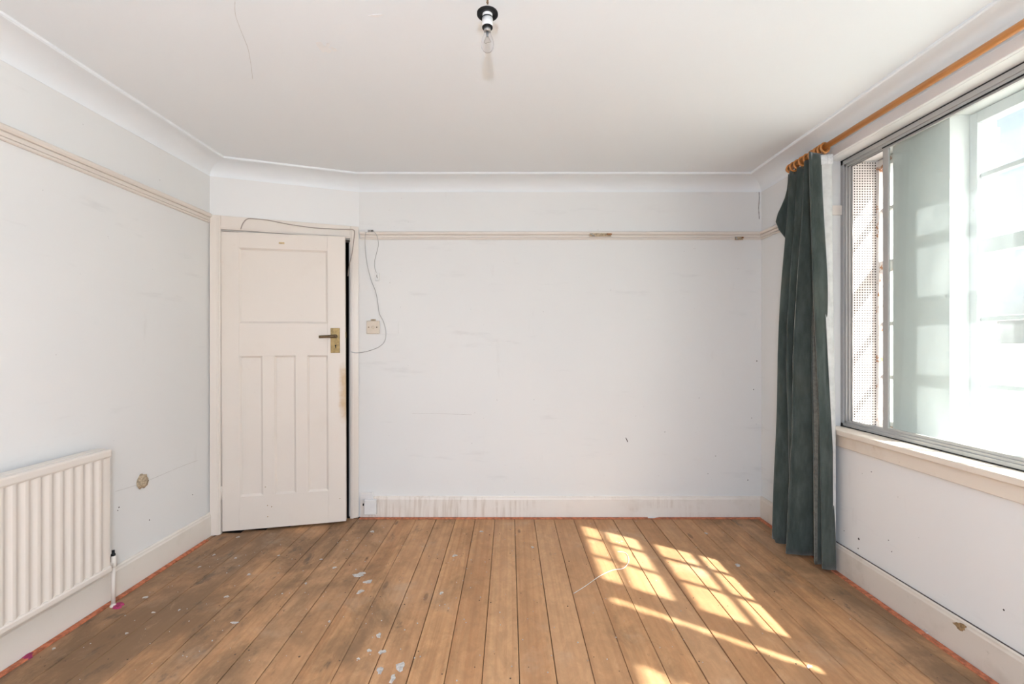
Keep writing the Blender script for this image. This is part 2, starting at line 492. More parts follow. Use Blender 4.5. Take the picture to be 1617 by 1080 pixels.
# ---- walls
w = MB().box(XL - 0.15, XL, YR - 0.15, DA[1] + 0.02, 0, H + 0.1)
wall_left = struct(w.build('wall_left', M['wall']), 'pale blue-white painted plaster wall behind the radiator', 'wall')
w = MB().box(DB[0] - 0.02, XF, YB, YB + 0.15, 0, H + 0.1)
wall_back = struct(w.build('wall_back', M['wall']), 'scuffed white plaster wall facing the camera between door and curtain', 'wall')
w = MB()
w.box(XR, XF, YR - 0.15, YB + 0.0, 0, WZ0 - 0.03)
w.box(XR, XF, YR - 0.15, YB, WZ1, H + 0.1)
w.box(XR, XF, WY1, YB, WZ0 - 0.03, WZ1)
w.box(XR, XF, YR - 0.15, WY0, WZ0 - 0.03, WZ1)
wall_right = struct(w.build('wall_right', M['wall']), 'white plaster wall around the wide window on the right', 'wall')
w = MB()
def dbox(mb, u0, u1, o0, o1, z0, z1):
    return mb.prism([diag(u0, o0)[:2], diag(u1, o0)[:2], diag(u1, o1)[:2], diag(u0, o1)[:2]], z0, z1)
dbox(w, -0.03, U0, -0.10, 0, 0, H + 0.1)
dbox(w, U1 + 0.006, DLEN + 0.02, -0.10, 0, 0, H + 0.1)
dbox(w, U0, U1 + 0.006, -0.10, 0, DH, H + 0.1)
wall_door = struct(w.build('wall_diagonal', M['wall_clean']), 'short angled white wall holding the panelled door', 'wall')
w = MB()
w.box(XL - 0.15, -1.35, YR - 0.15, YR, 0, H + 0.1)
w.box(1.35, XF, YR - 0.15, YR, 0, H + 0.1)
w.box(-1.35, 1.35, YR - 0.15, YR, 0, 0.55)
w.box(-1.35, 1.35, YR - 0.15, YR, 2.25, H + 0.1)
wall_rear = struct(w.build('wall_rear', M['wall_clean']), 'white wall with an added fill window behind the camera', 'wall')
# unseen window added behind the camera for sky fill: frame, bars and panes
rw = struct(empty('window_fill', (0, YR - 0.08, 0.55)), 'unseen white casement window added behind the camera for fill daylight', 'window')
for x0, x1, z0, z1 in ((-1.35, -1.29, 0, 1.7), (1.29, 1.35, 0, 1.7), (-0.48, -0.42, 0.06, 1.64), (0.42, 0.48, 0.06, 1.64)):
    MB().box(x0, x1, -0.03, 0.03, z0, z1).build('window_fill_stile', M['white_old'], rw)
for z0, z1 in ((0, 0.06), (1.64, 1.70)):
    MB().box(-1.29, 1.29, -0.03, 0.03, z0, z1).build('window_fill_rail', M['white_old'], rw)
for x0, x1 in ((-1.29, -0.48), (-0.42, 0.42), (0.48, 1.29)):
    MB().box(x0, x1, -0.002, 0.002, 0.06, 1.64).build('pane', M['glass_clear'], rw)
# hall behind the door so that the gap reads dark
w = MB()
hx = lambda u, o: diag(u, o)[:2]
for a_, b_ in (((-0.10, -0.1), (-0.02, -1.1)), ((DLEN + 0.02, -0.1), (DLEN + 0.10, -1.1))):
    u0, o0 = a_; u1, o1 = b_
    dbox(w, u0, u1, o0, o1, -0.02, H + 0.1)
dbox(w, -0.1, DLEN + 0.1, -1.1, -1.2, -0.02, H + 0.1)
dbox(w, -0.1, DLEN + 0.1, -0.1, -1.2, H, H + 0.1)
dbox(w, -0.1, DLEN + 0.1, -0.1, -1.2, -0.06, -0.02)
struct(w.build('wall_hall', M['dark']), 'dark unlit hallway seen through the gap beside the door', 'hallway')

c_ = MB().box(XL - 0.15, XF, YR - 0.15, YB + 0.15, H, H + 0.12)
ceiling = struct(c_.build('ceiling', M['ceiling']), 'off-white plaster ceiling with a hairline crack', 'ceiling')

# ---- floor with separate boards
f_ = MB().box(XL - 0.15, XF, YR - 0.15, YB + 0.15, -0.06, -0.0215)
floor = struct(f_.build('floor', M['gap']), 'worn brown pine floorboards splashed with white paint', 'floor')
PITCH, W0 = 0.14, 0.0386
def plank_mesh(y0, y1, x0, x1):
    mb = MB()
    b = 0.0016
    mb.add([(x0, y0, -0.02), (x1, y0, -0.02), (x1, y1, -0.02), (x0, y1, -0.02),
            (x0, y0, -b), (x1, y0, -b), (x1, y1, -b), (x0, y1, -b),
            (x0 + b, y0 + b, 0), (x1 - b, y0 + b, 0), (x1 - b, y1 - b, 0), (x0 + b, y1 - b, 0)],
           [(0,3,2,1),(8,9,10,11),(0,1,5,4),(1,2,6,5),(2,3,7,6),(3,0,4,7),(4,5,9,8),(5,6,10,9),(6,7,11,10),(7,4,8,11)])
    return mb
fulls = {}
for k in range(-15, 13):
    xa = W0 + PITCH * k; xc = xa + PITCH / 2
    gapw = random.choice((0.0009, 0.0013, 0.0018, 0.0024))
    xa2 = max(xa, XL) ; xb2 = min(xa + PITCH, XR)
    if xb2 - xa2 < 0.02: continue
    ye = YB - 0.001
    if xc < DB[0]:
        u = (xc - DA[0]) / DU.x
        ye = DA[1] + DU.y * u - 0.001
    if xb2 - xa2 < PITCH - 1e-4 or ye < YB - 0.01:
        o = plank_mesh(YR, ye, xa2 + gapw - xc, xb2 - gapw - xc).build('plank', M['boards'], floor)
    else:
        full = fulls.get(gapw)
        if full is None:
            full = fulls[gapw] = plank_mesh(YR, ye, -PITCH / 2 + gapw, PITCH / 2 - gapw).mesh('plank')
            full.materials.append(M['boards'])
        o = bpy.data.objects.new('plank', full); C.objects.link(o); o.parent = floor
    o.location = (xc, 0, random.uniform(-0.0012, 0))

# ---- cornice, picture rail, skirting
RING = [(XL, YR), DA, DB, (XR, YB), (XR, YR)]
CZ, CW = 0.085, 0.15
cprof = [(-0.02, H - CZ), (0.002, H - CZ - 0.001), (0.002, H - CZ + 0.001)]
for k in range(1, 11):
    a_ = math.pi / 2 * k / 10
    cprof.append((0.002 + CW * (1 - math.cos(a_)), H - CZ + (CZ - 0.012) * math.sin(a_)))
cprof += [(CW + 0.004, H - 0.013), (CW + 0.011, H - 0.009), (CW + 0.012, H + 0.002), (-0.02, H + 0.002)]
names = ['left wall', 'angled door wall', 'back wall', 'window wall']
for i in range(4):
    o = run(RING, i, cprof).build('trim_%d' % (i + 1), M['ceiling'])
    for q in o.data.polygons: q.use_smooth = True
    o.data.set_sharp_from_angle(angle=math.radians(25))
    struct(o, 'curved white coving where the %s meets the ceiling' % names[i], 'coving')

def rail_prof(z0, z1):
    h = z1 - z0
    return [(-0.004, z0), (0.009, z0), (0.013, z0 + 0.06 * h), (0.013, z0 + 0.16 * h), (0.006, z0 + 0.19 * h), (0.006, z0 + 0.23 * h), (0.012, z0 + 0.26 * h),
            (0.013, z0 + 0.50 * h), (0.008, z0 + 0.53 * h), (0.008, z0 + 0.57 * h), (0.018, z0 + 0.60 * h), (0.023, z0 + 0.72 * h), (0.024, z0 + 0.90 * h), (0.018, z1), (-0.004, z1)]
o = run([(XL, YR), (XL, DA[1] - 0.012)], 0, rail_prof(2.04, 2.102)).build('trim_5', M['cream'])
struct(o, 'cream moulded picture rail along the radiator wall', 'picture rail')
o = run([(DB[0] + 0.01, YB), (XR, YB), (XR, 2.63)], 0, rail_prof(2.005, 2.06)).build('trim_6', M['cream'])
struct(o, 'cream moulded picture rail along the back wall', 'picture rail')
o = run([(DB[0] + 0.01, YB), (XR, YB), (XR, 2.63)], 1, rail_prof(2.005, 2.06)).build('trim_7', M['cream'])
struct(o, 'short cream picture rail between back corner and window', 'picture rail')
o = run([(XR + 0.004, WY1), (XR + 0.082, WY1)], 0, [(-0.004, 1.99), (0.012, 1.99), (0.012, 2.044), (-0.004, 2.044)]).build('trim_8', M['cream'], bevel=0.002)
struct(o, 'short cream rail block on the window reveal beside the curtain', 'picture rail')

def skirt_prof(h=0.152, t_=0.018):
    return [(-0.003, 0.0), (t_, 0.0), (t_, h - 0.022), (t_ - 0.003, h - 0.014), (t_ - 0.004, h - 0.006), (t_ - 0.010, h), (-0.003, h)]
SK = [(XL, YR), (XL, DA[1] + 0.004)]
struct(run(SK, 0, skirt_prof()).build('baseboard_left', M['skirting_left']), 'cream skirting board under the radiator wall', 'skirting board')
SK2 = [(DB[0] + 0.015, YB), (XR, YB), (XR, YR)]
struct(run(SK2, 0, skirt_prof()).build('baseboard_back', M['skirting']), 'grimy cream skirting board along the back wall', 'skirting board')
struct(run(SK2, 1, skirt_prof()).build('baseboard_right', M['skirting_worn']), 'worn cream skirting board under the window with rubbed patches', 'skirting board')

def gripper(name, path, i, label):
    pr = [(0.0225, 0.0002), (0.049, 0.0002), (0.048, 0.0055), (0.0235, 0.0065)]
    o = run(path, i, pr).build('carpet_gripper', M['gripper'])
    return tag(o, label, 'gripper strip')
gripper('', [(XL, YR), (XL, 2.90)], 0, 'orange-red carpet gripper strip along the skirting below the radiator')
gripper('', SK2, 0, 'orange-red carpet gripper strip along the back wall skirting')
gripper('', SK2, 1, 'orange-red carpet gripper strip below the window wall skirting')

# ---- door frame and door
df = struct(empty('trim_9', diag(0, 0)), 'cream painted door frame and architrave on the angled wall', 'door frame')
df.location = (0, 0, 0)
def dpart(name, u0, u1, o0, o1, z0, z1, mat, par, bevel=0.0):
    mb = MB(); dbox(mb, u0, u1, o0, o1, z0, z1)
    return mb.build(name, mat, par, bevel)
dpart('architrave', 0.004, 0.066, -0.002, 0.017, 0, 2.095, M['cream'], df, 0.003)
dpart('architrave', 0.868, DLEN - 0.004, -0.002, 0.017, 0, 2.095, M['cream'], df, 0.003)
dpart('architrave', 0.066, 0.868, -0.002, 0.016, 2.006, 2.095, M['cream'], df, 0.003)
dpart('bead', 0.044, 0.058, 0.015, 0.022, 0.0, 2.085, M['cream'], df, 0.002)
dpart('bead', 0.878, 0.892, 0.015, 0.022, 0.0, 2.085, M['cream'], df, 0.002)
dpart('bead', 0.058, 0.878, 0.014, 0.020, 2.014, 2.026, M['cream'], df, 0.002)
dpart('lining', U0, U0 + 0.006, -0.10, 0.0, 0, 2.0, M['cream'], df)
dpart('lining', U1 + 0.001, U1 + 0.006, -0.10, -0.002, 0, 2.0, M['cream'], df)
dpart('lining', U0, U1, -0.10, 0.0, 1.998, 2.006, M['cream'], df)
dpart('door_stop', 0.861, 0.873, -0.10, -0.03, 0, 1.99, M['white_old'], df)
dpart('latch_keep', U1 - 0.002, U1 + 0.001, -0.035, -0.008, 1.18, 1.36, M['steel'], df)

DW, DT = 0.775, 0.04
hinge = Vector(diag(0.072, 0.004, 0.0))
door = struct(empty('door_1', hinge, math.radians(12.6)), 'cream four-panel door standing slightly ajar with brass handle', 'door')
door.rotation_euler = (0, math.radians(-0.25), math.radians(12.6))
Z0, Z1 = 0.014, 1.993
px = [0.106, 0.2475, 0.3195, 0.4535, 0.5275, 0.66]
def dleaf(name, x0, x1, z0, z1, mat, y0=0.0, y1=DT, bevel=0.004, parent=door):
    return MB().box(x0, x1, y0, y1, z0, z1).build(name, mat, parent, bevel)
dleaf('stile', 0.0, px[0], Z0, Z1, M['cream'], bevel=0.002)
dleaf('stile', px[5], DW, Z0, Z1, M['cream_worn'], bevel=0.002)
dleaf('top_rail', px[0], px[5], 1.89, Z1, M['cream'], bevel=0.001)
dleaf('lock_rail', px[0], px[5], 1.17, 1.389, M['cream'], bevel=0.001)
dleaf('bottom_rail', px[0], px[5], Z0, 0.235, M['cream'], bevel=0.001)
dleaf('muntin', px[1], px[2], 0.235, 1.17, M['cream'], bevel=0.001)
dleaf('muntin', px[3], px[4], 0.235, 1.17, M['cream'], bevel=0.001)
for x0, x1, z0, z1 in ((px[0], px[5], 1.389, 1.89), (px[0], px[1], 0.235, 1.17), (px[2], px[3], 0.235, 1.17), (px[4], px[5], 0.235, 1.17)):
    pn = dleaf('panel', x0, x1, z0, z1, M['cream'], 0.0125, 0.028, 0)
    # sloped bead around the panel, one ring
    b = 0.012
    mb = MB()
    mb.add([(x0, 0.001, z0), (x1, 0.001, z0), (x1, 0.001, z1), (x0, 0.001, z1),
            (x0 + b, 0.0105, z0 + b), (x1 - b, 0.0105, z0 + b), (x1 - b, 0.0105, z1 - b), (x0 + b, 0.0105, z1 - b),
            (x0 + b, 0.0128, z0 + b), (x1 - b, 0.0128, z0 + b), (x1 - b, 0.0128, z1 - b), (x0 + b, 0.0128, z1 - b)],
           [(i, (i + 1) % 4, 4 + (i + 1) % 4, 4 + i) for i in range(4)] + [(4 + i, 4 + (i + 1) % 4, 8 + (i + 1) % 4, 8 + i) for i in range(4)])
    mb.build('panel_bead', M['cream'], pn)
hp = dleaf('handle_plate', 0.679, 0.740, 1.186, 1.358, M['brass'], -0.004, 0.001, 0.0015)
hp['label'] = 'aged brass back plate'
lv = MB()
lv.tube([(0.712, -0.003, 1.300), (0.712, -0.045, 1.300)], [0.013, 0.011], 14)
lv.tube(smooth_path([(0.712, -0.044, 1.300), (0.700, -0.050, 1.300), (0.66, -0.052, 1.299), (0.613, -0.050, 1.297)], 4), [0.0105] * 6 + [0.0095] * 7, 12)
lv.build('lever', M['bronze'], hp)
kh = MB(); kh.lathe([(0.0001, 0), (0.006, 0), (0.006, 0.001), (0.0001, 0.001)], 12)
kh.v = [(0.712 + x, -0.0045 - z, 1.236 + y) for x, y, z in kh.v]
kh.box(0.7095, 0.7145, -0.0055, -0.0045, 1.220, 1.234)
kh.build('keyhole', M['black'], hp)
for z in (1.805, 0.27):
    hg = MB().tube([(-0.004, -0.004, z - 0.045), (-0.004, -0.004, z + 0.045)], 0.006, 10)
    hg.box(-0.004, 0.018, -0.0012, 0.001, z - 0.043, z + 0.043)
    hg.build('hinge', M['cream'], door)
MB().box(0.352, 0.388, -0.0012, 0.001, 1.925, 1.938).build('worn_patch', M['worn_yellow'], door, 0.001)
for (x, z) in ((0.262, 0.29), (0.275, 0.165), (0.30, 0.155), (0.276, 0.09), (0.735, 0.175)):
    mb = MB().lathe([(0.0001, 0), (0.0032, 0), (0.0032, 0.0012), (0.0001, 0.0012)], 8)
    mb.v = [(x + a, -0.0011 - c + 0.001, z + b) for a, b, c in mb.v]
    mb.build('chip', M['scuff'], door)
MB().box(DW - 0.001, DW + 0.004, 0.012, 0.028, 1.29, 1.33).build('latch', M['brass'], door)

# ---- window recess: pier, reveal, outer window
def wall_child(mb, name, mat, bevel=0): return mb.build(name, mat, wall_right, bevel)
PX = 2.01
PIERS = ((2.08, 2.388), (0.734, 1.015))
for (a_, b_) in PIERS:
    wall_child(MB().box(PX, XF - 0.055, a_, b_, WZ0 - 0.03, WZ1), 'pier', M['wall_clean'])
# brick outer skin of the piers: bricks show at the reveal beyond the outer window
for (a_, b_) in PIERS:
    mo = wall_child(MB().box(XF - 0.055, XF - 0.004, a_ + 0.006, b_ - 0.006, WZ0 - 0.03, WZ1), 'mortar', M['mortar'])
bm_long = MB().box(-0.05, 0, 0, 0.30, 0, 0.063).mesh('brick'); bm_long.materials.append(M['brick'])
for (a_, b_) in PIERS:
    z = WZ0 - 0.02; k = 0
    while z < WZ1 - 0.06:
        o = bpy.data.objects.new('brick', bm_long); C.objects.link(o); o.parent = wall_right
        o.location = (XF + (0.004 if k % 2 else -0.008), a_, z); o.scale = (1, (b_ - a_) / 0.30, 1)
        z += 0.075; k += 1

win2 = struct(empty('window_2', (XO, 0, WZ0)), 'old white-painted outer casement window with glazing bars beyond the slider', 'window')
OX = 0.0
def wpart(name, y0, y1, z0, z1, mat, d=0.035, dx=0.0, par=win2, bevel=0.003):
    return MB().box(dx - d / 2, dx + d / 2, y0, y1, z0 - WZ0, z1 - WZ0).build(name, mat, par, bevel)
ZB0, ZB1 = WZ0 + 0.03, 2.265
LIGHTS = ((2.388, 2.612, [], 'peeling'), (1.14, 2.08, [1.82, 1.565], 'outer'), (WY0, 0.734, [0.40, 0.05], 'outer'))
BARS = [2.01, 1.366, 1.068]
for y0, y1, vb, mt in LIGHTS:
    fw = 0.034 if mt == 'outer' else 0.022
    wpart('frame_stile', y0, y0 + (fw if y0 != 1.14 else 0.14), ZB0 - 0.03, ZB1 + 0.03, M[mt], 0.06)
    wpart('frame_stile', y1 - fw, y1, ZB0 - 0.03, ZB1 + 0.03, M[mt], 0.06)
    wpart('frame_rail', y0 + fw, y1 - fw, ZB0 - 0.03, ZB0 + 0.02, M[mt], 0.06)
    wpart('frame_rail', y0 + fw, y1 - fw, ZB1 - 0.02, ZB1 + 0.03, M[mt], 0.06)
    wpart('transom', y0 + fw, y1 - fw, 1.655, 1.72, M[mt], 0.055)
    for z in BARS:
        wpart('glazing_bar', y0 + fw, y1 - fw, z - 0.011, z + 0.011, M[mt], 0.03)
    for y in vb:
        wpart('glazing_bar', y - 0.011, y + 0.011, ZB0 + 0.02, ZB1 - 0.02, M[mt], 0.03)
    ys = [y0 + fw] + sorted(vb) + [y1 - fw]
    zs = [ZB0 + 0.02, 1.068, 1.366, 1.688, 2.01, ZB1 - 0.02]
    if y0 == 1.14: ys[0] = 1.28
    for i in range(len(ys) - 1):
        for j in range(len(zs) - 1):
            wpart('pane', ys[i], ys[i + 1], zs[j], zs[j + 1], M['glass_out'], 0.004, bevel=0)
wpart('pane', 1.015, 1.14, ZB0, ZB1, M['glass_clear'], 0.004, bevel=0)
# rusty stays and catches on the narrow far light
for z in (1.60, 1.38, 0.99, 0.84):
    st_ = MB().tube([(-0.03, 2.402, z - WZ0), (-0.055, 2.42, z - WZ0)], 0.006, 8)
    st_.box(-0.05, -0.03, 2.395, 2.42, z - WZ0 - 0.012, z - WZ0 + 0.012)
    st_.build('catch', M['rust'], win2)

# perforated boards lining the far reveal
zc = [WZ0 + 0.012, 1.379, 1.99, WZ1 - 0.004]
bl = ['lower perforated white board lining the window reveal above the sill', 'middle perforated white board lining the window reveal', 'upper perforated white board lining the window reveal under the head']
for i in range(3):
    o = MB().box(1.942, 2.10, WY1 - 0.007, WY1 - 0.001, zc[i] + 0.002, zc[i + 1] - 0.002).build('perforated_board', M['pegboard'], None, 0.001)
    tag(o, bl[i], 'board', 'perforated boards in the window reveal')

# outer sill under the outer window and inner sill + apron
o = MB().box(1.93, XF + 0.04, WY0, WY1, WZ0 - 0.03, WZ0 + 0.004).build('trim_10', M['white_old'], None, 0.003)
struct(o, 'white outer window ledge between the slider and old casement', 'window ledge')
ws = struct(empty('trim_11', (XR, 0, WZ0)), 'chipped cream window sill with apron below the sliding window', 'window sill')
MB().box(-0.035, 0.105, WY0 - 0.05, 2.635, -0.022, 0.008).build('sill_board', M['sill'], ws, 0.005)
MB().box(-0.016, 0.0, WY0 - 0.05, 2.62, -0.085, -0.022).build('apron', M['sill'], ws, 0.002)
# timber batten above the window head
o = MB().box(XR - 0.02, XR, WY0 - 0.05, 2.56, 2.300, 2.349).build('trim_12', M['white_old'], None, 0.003)
struct(o, 'roughly painted white batten under the curtain pole', 'batten')

# ---- sliding secondary glazing (window_1)
AX = 1.915
win1 = struct(empty('window_1', (AX, 0, WZ0)), 'aluminium sliding secondary window with dusty greenish glass', 'window')
def apart(name, x0, x1, y0, y1, z0, z1, mat=M['alu'], par=win1, bevel=0.002):
    return MB().box(x0, x1, y0, y1, z0 - WZ0, z1 - WZ0).build(name, mat, par, bevel)
fz0, fz1 = WZ0 + 0.008, WZ1
for y0, y1 in ((WY1 - 0.022, WY1), (WY0, WY0 + 0.022)):
    fs = apart('frame_jamb', -0.015, 0.04, y0, y1, fz0, fz1)
    s_ = 1 if y0 < 0 else -1
    for dx in (-0.006, 0.012, 0.03):
        ya, yb = (y1, y1 + 0.012) if y0 < 0 else (y0 - 0.012, y0)
        apart('track_fin', dx - 0.0018, dx + 0.0018, ya, yb, fz0 + 0.02, fz1 - 0.02, M['alu'], fs, 0)
ft = apart('frame_head', -0.015, 0.04, WY0, WY1, fz1 - 0.030, fz1)
fb = apart('frame_sill', -0.015, 0.04, WY0, WY1, fz0, fz0 + 0.022)
for dx in (-0.006, 0.012, 0.03):
    apart('track_fin', dx - 0.0018, dx + 0.0018, WY0 + 0.02, WY1 - 0.02, fz0 + 0.022, fz0 + 0.034, M['alu'], fb, 0)
    apart('track_fin', dx - 0.0018, dx + 0.0018, WY0 + 0.02, WY1 - 0.02, fz1 - 0.044, fz1 - 0.030, M['alu'], ft, 0)
def sash(y0, y1, x):
    s = MB()
    zz0, zz1 = fz0 + 0.026, fz1 - 0.036
    fr = MB().box(x - 0.006, x + 0.006, y1 - 0.034, y1, zz0, zz1)
    fr.build('sash_stile', M['alu'], win1, 0.002)
    MB().box(x - 0.006, x + 0.006, y0, y0 + 0.030, zz0, zz1).build('sash_stile', M['alu'], win1, 0.002)
    MB().box(x - 0.006, x + 0.006, y0 + 0.03, y1 - 0.034, zz0, zz0 + 0.022).build('sash_rail', M['alu'], win1, 0.002)
    MB().box(x - 0.006, x + 0.006, y0 + 0.03, y1 - 0.034, zz1 - 0.022, zz1).build('sash_rail', M['alu'], win1, 0.002)
    MB().box(x - 0.0015, x + 0.0015, y0 + 0.02, y1 - 0.02, zz0 + 0.01, zz1 - 0.01).build('pane', M['glass_in'], win1)
for o in (): pass
def shift_sash(y0, y1, x):
    n0 = set(win1.children)
    sash(y0, y1, x)
    for ch in win1.children:
        if ch not in n0:
            for v in ch.data.vertices: v.co.z -= WZ0
apart('shadow_gap', -0.016, -0.0145, WY0, WY1 - 0.002, fz1 - 0.008, fz1 - 0.003, M['black'], ft, 0)  # black strips painting in the shadow gaps around frame, sash and sill
apart('shadow_gap', -0.010, -0.008, WY0 + 0.02, 2.33, fz1 - 0.050, fz1 - 0.044, M['black'], ft, 0)
apart('shadow_gap', -0.0165, -0.0145, WY0, WY1 - 0.002, fz0, fz0 + 0.005, M['black'], fb, 0)
shift_sash(0.86, 2.335, 0.003)
shift_sash(WY0 + 0.015, 0.90, 0.021)

# ---- outside ground
o = MB().box(XF + 0.02, 900, -700, 700, -0.6, -0.5).build('ground', M['ground'])
struct(o, 'sunlit pale paving outside the window', 'ground')

# ---- curtain pole, rings, curtain
PZ, PXX = 2.339, 1.742
pole = tag(empty('curtain_pole', (PXX, 0, PZ)), 'orange pine curtain pole running above the window', 'curtain pole')
MB().tube([(0, 2.835, 0), (0, -0.35, 0)], 0.0155, 16).build('rod', M['pine'], pole)
cap = MB().tube([(0, 2.826, 0), (0, 2.834, 0), (0, 2.846, 0), (0, 2.852, 0)], [0.0155, 0.0185, 0.018, 0.010], 16)
cap.build('end_cap', M['pine'], pole)
for y in (2.66, 0.6):
    br = MB().box(0.0, XR - PXX, y - 0.008, y + 0.008, -0.012, 0.010)
    br.build('bracket', M['pine'], pole, 0.003)
ring_y = [2.815, 2.785, 2.745, 2.70, 2.665, 2.615, 2.585, 2.562, 2.540, 2.515]
tor = MB().tube([(math.cos(2 * math.pi * k / 28) * 0.0255, 0, math.sin(2 * math.pi * k / 28) * 0.0255) for k in range(28)], 0.0058, 10, closed=True)
tme = tor.mesh('curtain_ring'); tme.materials.append(M['pine'])
eye = MB().tube([(0.006 * math.cos(2 * math.pi * k / 12), 0, -0.0355 + 0.006 * math.sin(2 * math.pi * k / 12)) for k in range(12)], 0.0012, 6, closed=True)
eme = eye.mesh('ring_eye'); eme.materials.append(M['brass'])
for i, y in enumerate(ring_y):
    o = bpy.data.objects.new('curtain_ring', tme); C.objects.link(o)
    o.location = (PXX, y, PZ - 0.0045); o.rotation_euler = (0, 0, random.uniform(-0.25, 0.25))
    nth = ['farthest', 'second', 'third', 'fourth', 'fifth', 'sixth', 'seventh', 'eighth', 'ninth', 'nearest'][i]
    tag(o, ('pine curtain ring at the %s end of the bunched curtain on the pole' % ('far, wall-corner' if i == 0 else 'near, window')) if i in (0, 9) else
        'pine curtain ring on the pole, %s from the far end by the corner' % nth, 'curtain ring', 'pine curtain rings on the pole')
    e = bpy.data.objects.new('ring_eye', eme); C.objects.link(e); e.parent = o

cur = tag(empty('curtain', (1.72, 2.66, 0.0)), 'long dark green velvet curtain bunched at the window side', 'curtain')
def plan(lst): return [Vector((a - 1.72, b - 2.66, 0)) for a, b in lst]
top = plan([(1.775, 2.865), (1.752, 2.856), (1.776, 2.836), (1.733, 2.812), (1.728, 2.80), (1.762, 2.775), (1.738, 2.745), (1.731, 2.735), (1.772, 2.70), (1.735, 2.665), (1.726, 2.655), (1.775, 2.62), (1.728, 2.575), (1.722, 2.56), (1.768, 2.545), (1.655, 2.503), (1.660, 2.493), (1.693, 2.484), (1.712, 2.496)])
mid = plan([(1.780, 2.872), (1.748, 2.864), (1.782, 2.848), (1.680, 2.825), (1.662, 2.805), (1.745, 2.785), (1.690, 2.745), (1.675, 2.73), (1.768, 2.705), (1.672, 2.66), (1.668, 2.645), (1.778, 2.615), (1.712, 2.57), (1.708, 2.555), (1.770, 2.54), (1.695, 2.505), (1.700, 2.492), (1.735, 2.485), (1.755, 2.50)])
bot = plan([(1.780, 2.885), (1.725, 2.872), (1.770, 2.860), (1.650, 2.830), (1.624, 2.805), (1.655, 2.79), (1.712, 2.775), (1.685, 2.735), (1.640, 2.700), (1.641, 2.685), (1.700, 2.672), (1.782, 2.650), (1.735, 2.575), (1.712, 2.553), (1.757, 2.548), (1.722, 2.505), (1.716, 2.492), (1.770, 2.480), (1.784, 2.495)])
NR = 46
rows = []
for r in range(NR + 1):
    tt = r / NR
    a_ = min(1, tt / 0.5); b_ = max(0, (tt - 0.5) / 0.5)
    a_ = a_ * a_ * (3 - 2 * a_) * 0.35 + a_ * 0.65; b_ = b_ * b_ * (3 - 2 * b_) * 0.35 + b_ * 0.65
    row = []
    n = len(top)
    pts = []
    for i in range(n):
        p_ = top[i].lerp(mid[i], a_).lerp(bot[i], b_) if tt > 0.5 else top[i].lerp(mid[i], a_)
        u = i / (n - 1)
        # loose loop of cloth at the far edge a little below the pole
        if i == 1: p_ = p_ + Vector((-0.078, 0.0, 0)) * math.exp(-((tt - 0.135) / (0.062 if tt < 0.135 else 0.030)) ** 2)
        if i == 0: p_ = p_ + Vector((-0.012, 0.0, 0)) * math.exp(-((tt - 0.13) / 0.05) ** 2)
        p_ = p_ + Vector((0.006 * math.sin(9 * tt + 2.1 * i), 0.005 * math.sin(7 * tt + 1.7 * i), 0)) * math.sin(math.pi * min(1, tt * 1.2))
        pts.append(p_)
    ztop = 2.322
    sp_ = smooth_path(pts, 8)
    for j, p_ in enumerate(sp_):
        u = j / ((n - 1) * 8)
        tg = (sp_[min(j + 1, len(sp_) - 1)] - sp_[max(j - 1, 0)]); tg.normalize()
        amp = 0.0075 * (0.5 + 0.5 * math.sin(math.pi * tt)) * (0.6 + mnoise.noise(Vector((u * 14, tt * 2.2, 3.3))))
        p_ = p_ + Vector((-tg.y, tg.x, 0)) * amp * math.sin(u * 70 + 2.0 * math.sin(tt * 3 + u * 9))
        zt = ztop - 0.012 * abs(math.sin(u * 11)) - (0.040 * max(0, u - 0.75) / 0.25)
        zb = 0.026 + 0.010 * math.sin(u * 9.0) + (0.016 if 0.05 < u < 0.25 else 0) - (0.012 if u > 0.72 else 0)
        row.append((p_.x, p_.y, zt + (zb - zt) * tt))
    rows.append(row)
vf = MB().grid(rows).build('velvet_face', M['velvet'], cur, solid=0.003)
vf.data.materials.append(M['velvet_faded'])
ncol = len(rows[0]) - 1
for q in vf.data.polygons:
    r_, k_ = divmod(q.index, ncol)
    if 101 <= k_ <= 106 and r_ > 12: q.material_index = 1
# lining turned out along the near edge
lr = []
for r in range(NR + 1):
    tt = r / NR
    row = []
    L0 = Vector((1.694, 2.487)); L1 = Vector((1.752, 2.472))
    B0 = Vector((1.766, 2.486)); B1 = Vector((1.783, 2.489))
    e_ = min(1, tt / 0.72); e_ = e_ ** 1.25
    A_ = L0.lerp(B0, e_); Z_ = L1.lerp(B1, e_)
    for k in range(9):
        u = k / 8
        q = A_.lerp(Z_, u)
        row.append((q.x - 1.72 , q.y - 2.66 + 0.004 * math.sin(u * 7 + tt * 3) * (1 - e_), 2.276 + (0.05 - 2.276) * tt))
    lr.append(row)
ln = MB().grid(lr).build('lining', M['lining'], cur, solid=0.0015); ln['label'] = 'off-white curtain lining'
hr = []
for r in range(3):
    z = 2.281 - r * 0.026
    hr.append([(1.692 + 0.060 * k / 10 - 1.72, 2.4835 - 0.0155 * k / 10 - 2.66 + 0.0022 * math.sin(k * 2.4), z + (0.004 * math.sin(k * 3.1) if r == 0 else 0)) for k in range(11)])
MB().grid(hr).build('heading_tape', M['lining_tape'], cur, solid=0.002)
mb = MB().box(XR - 0.03, XR, 2.80, 2.835, 2.262, 2.300)
tag(mb.build('pole_bracket_block', M['plastic'], None, 0.003), 'small white block on the wall below the far end of the curtain pole', 'block')

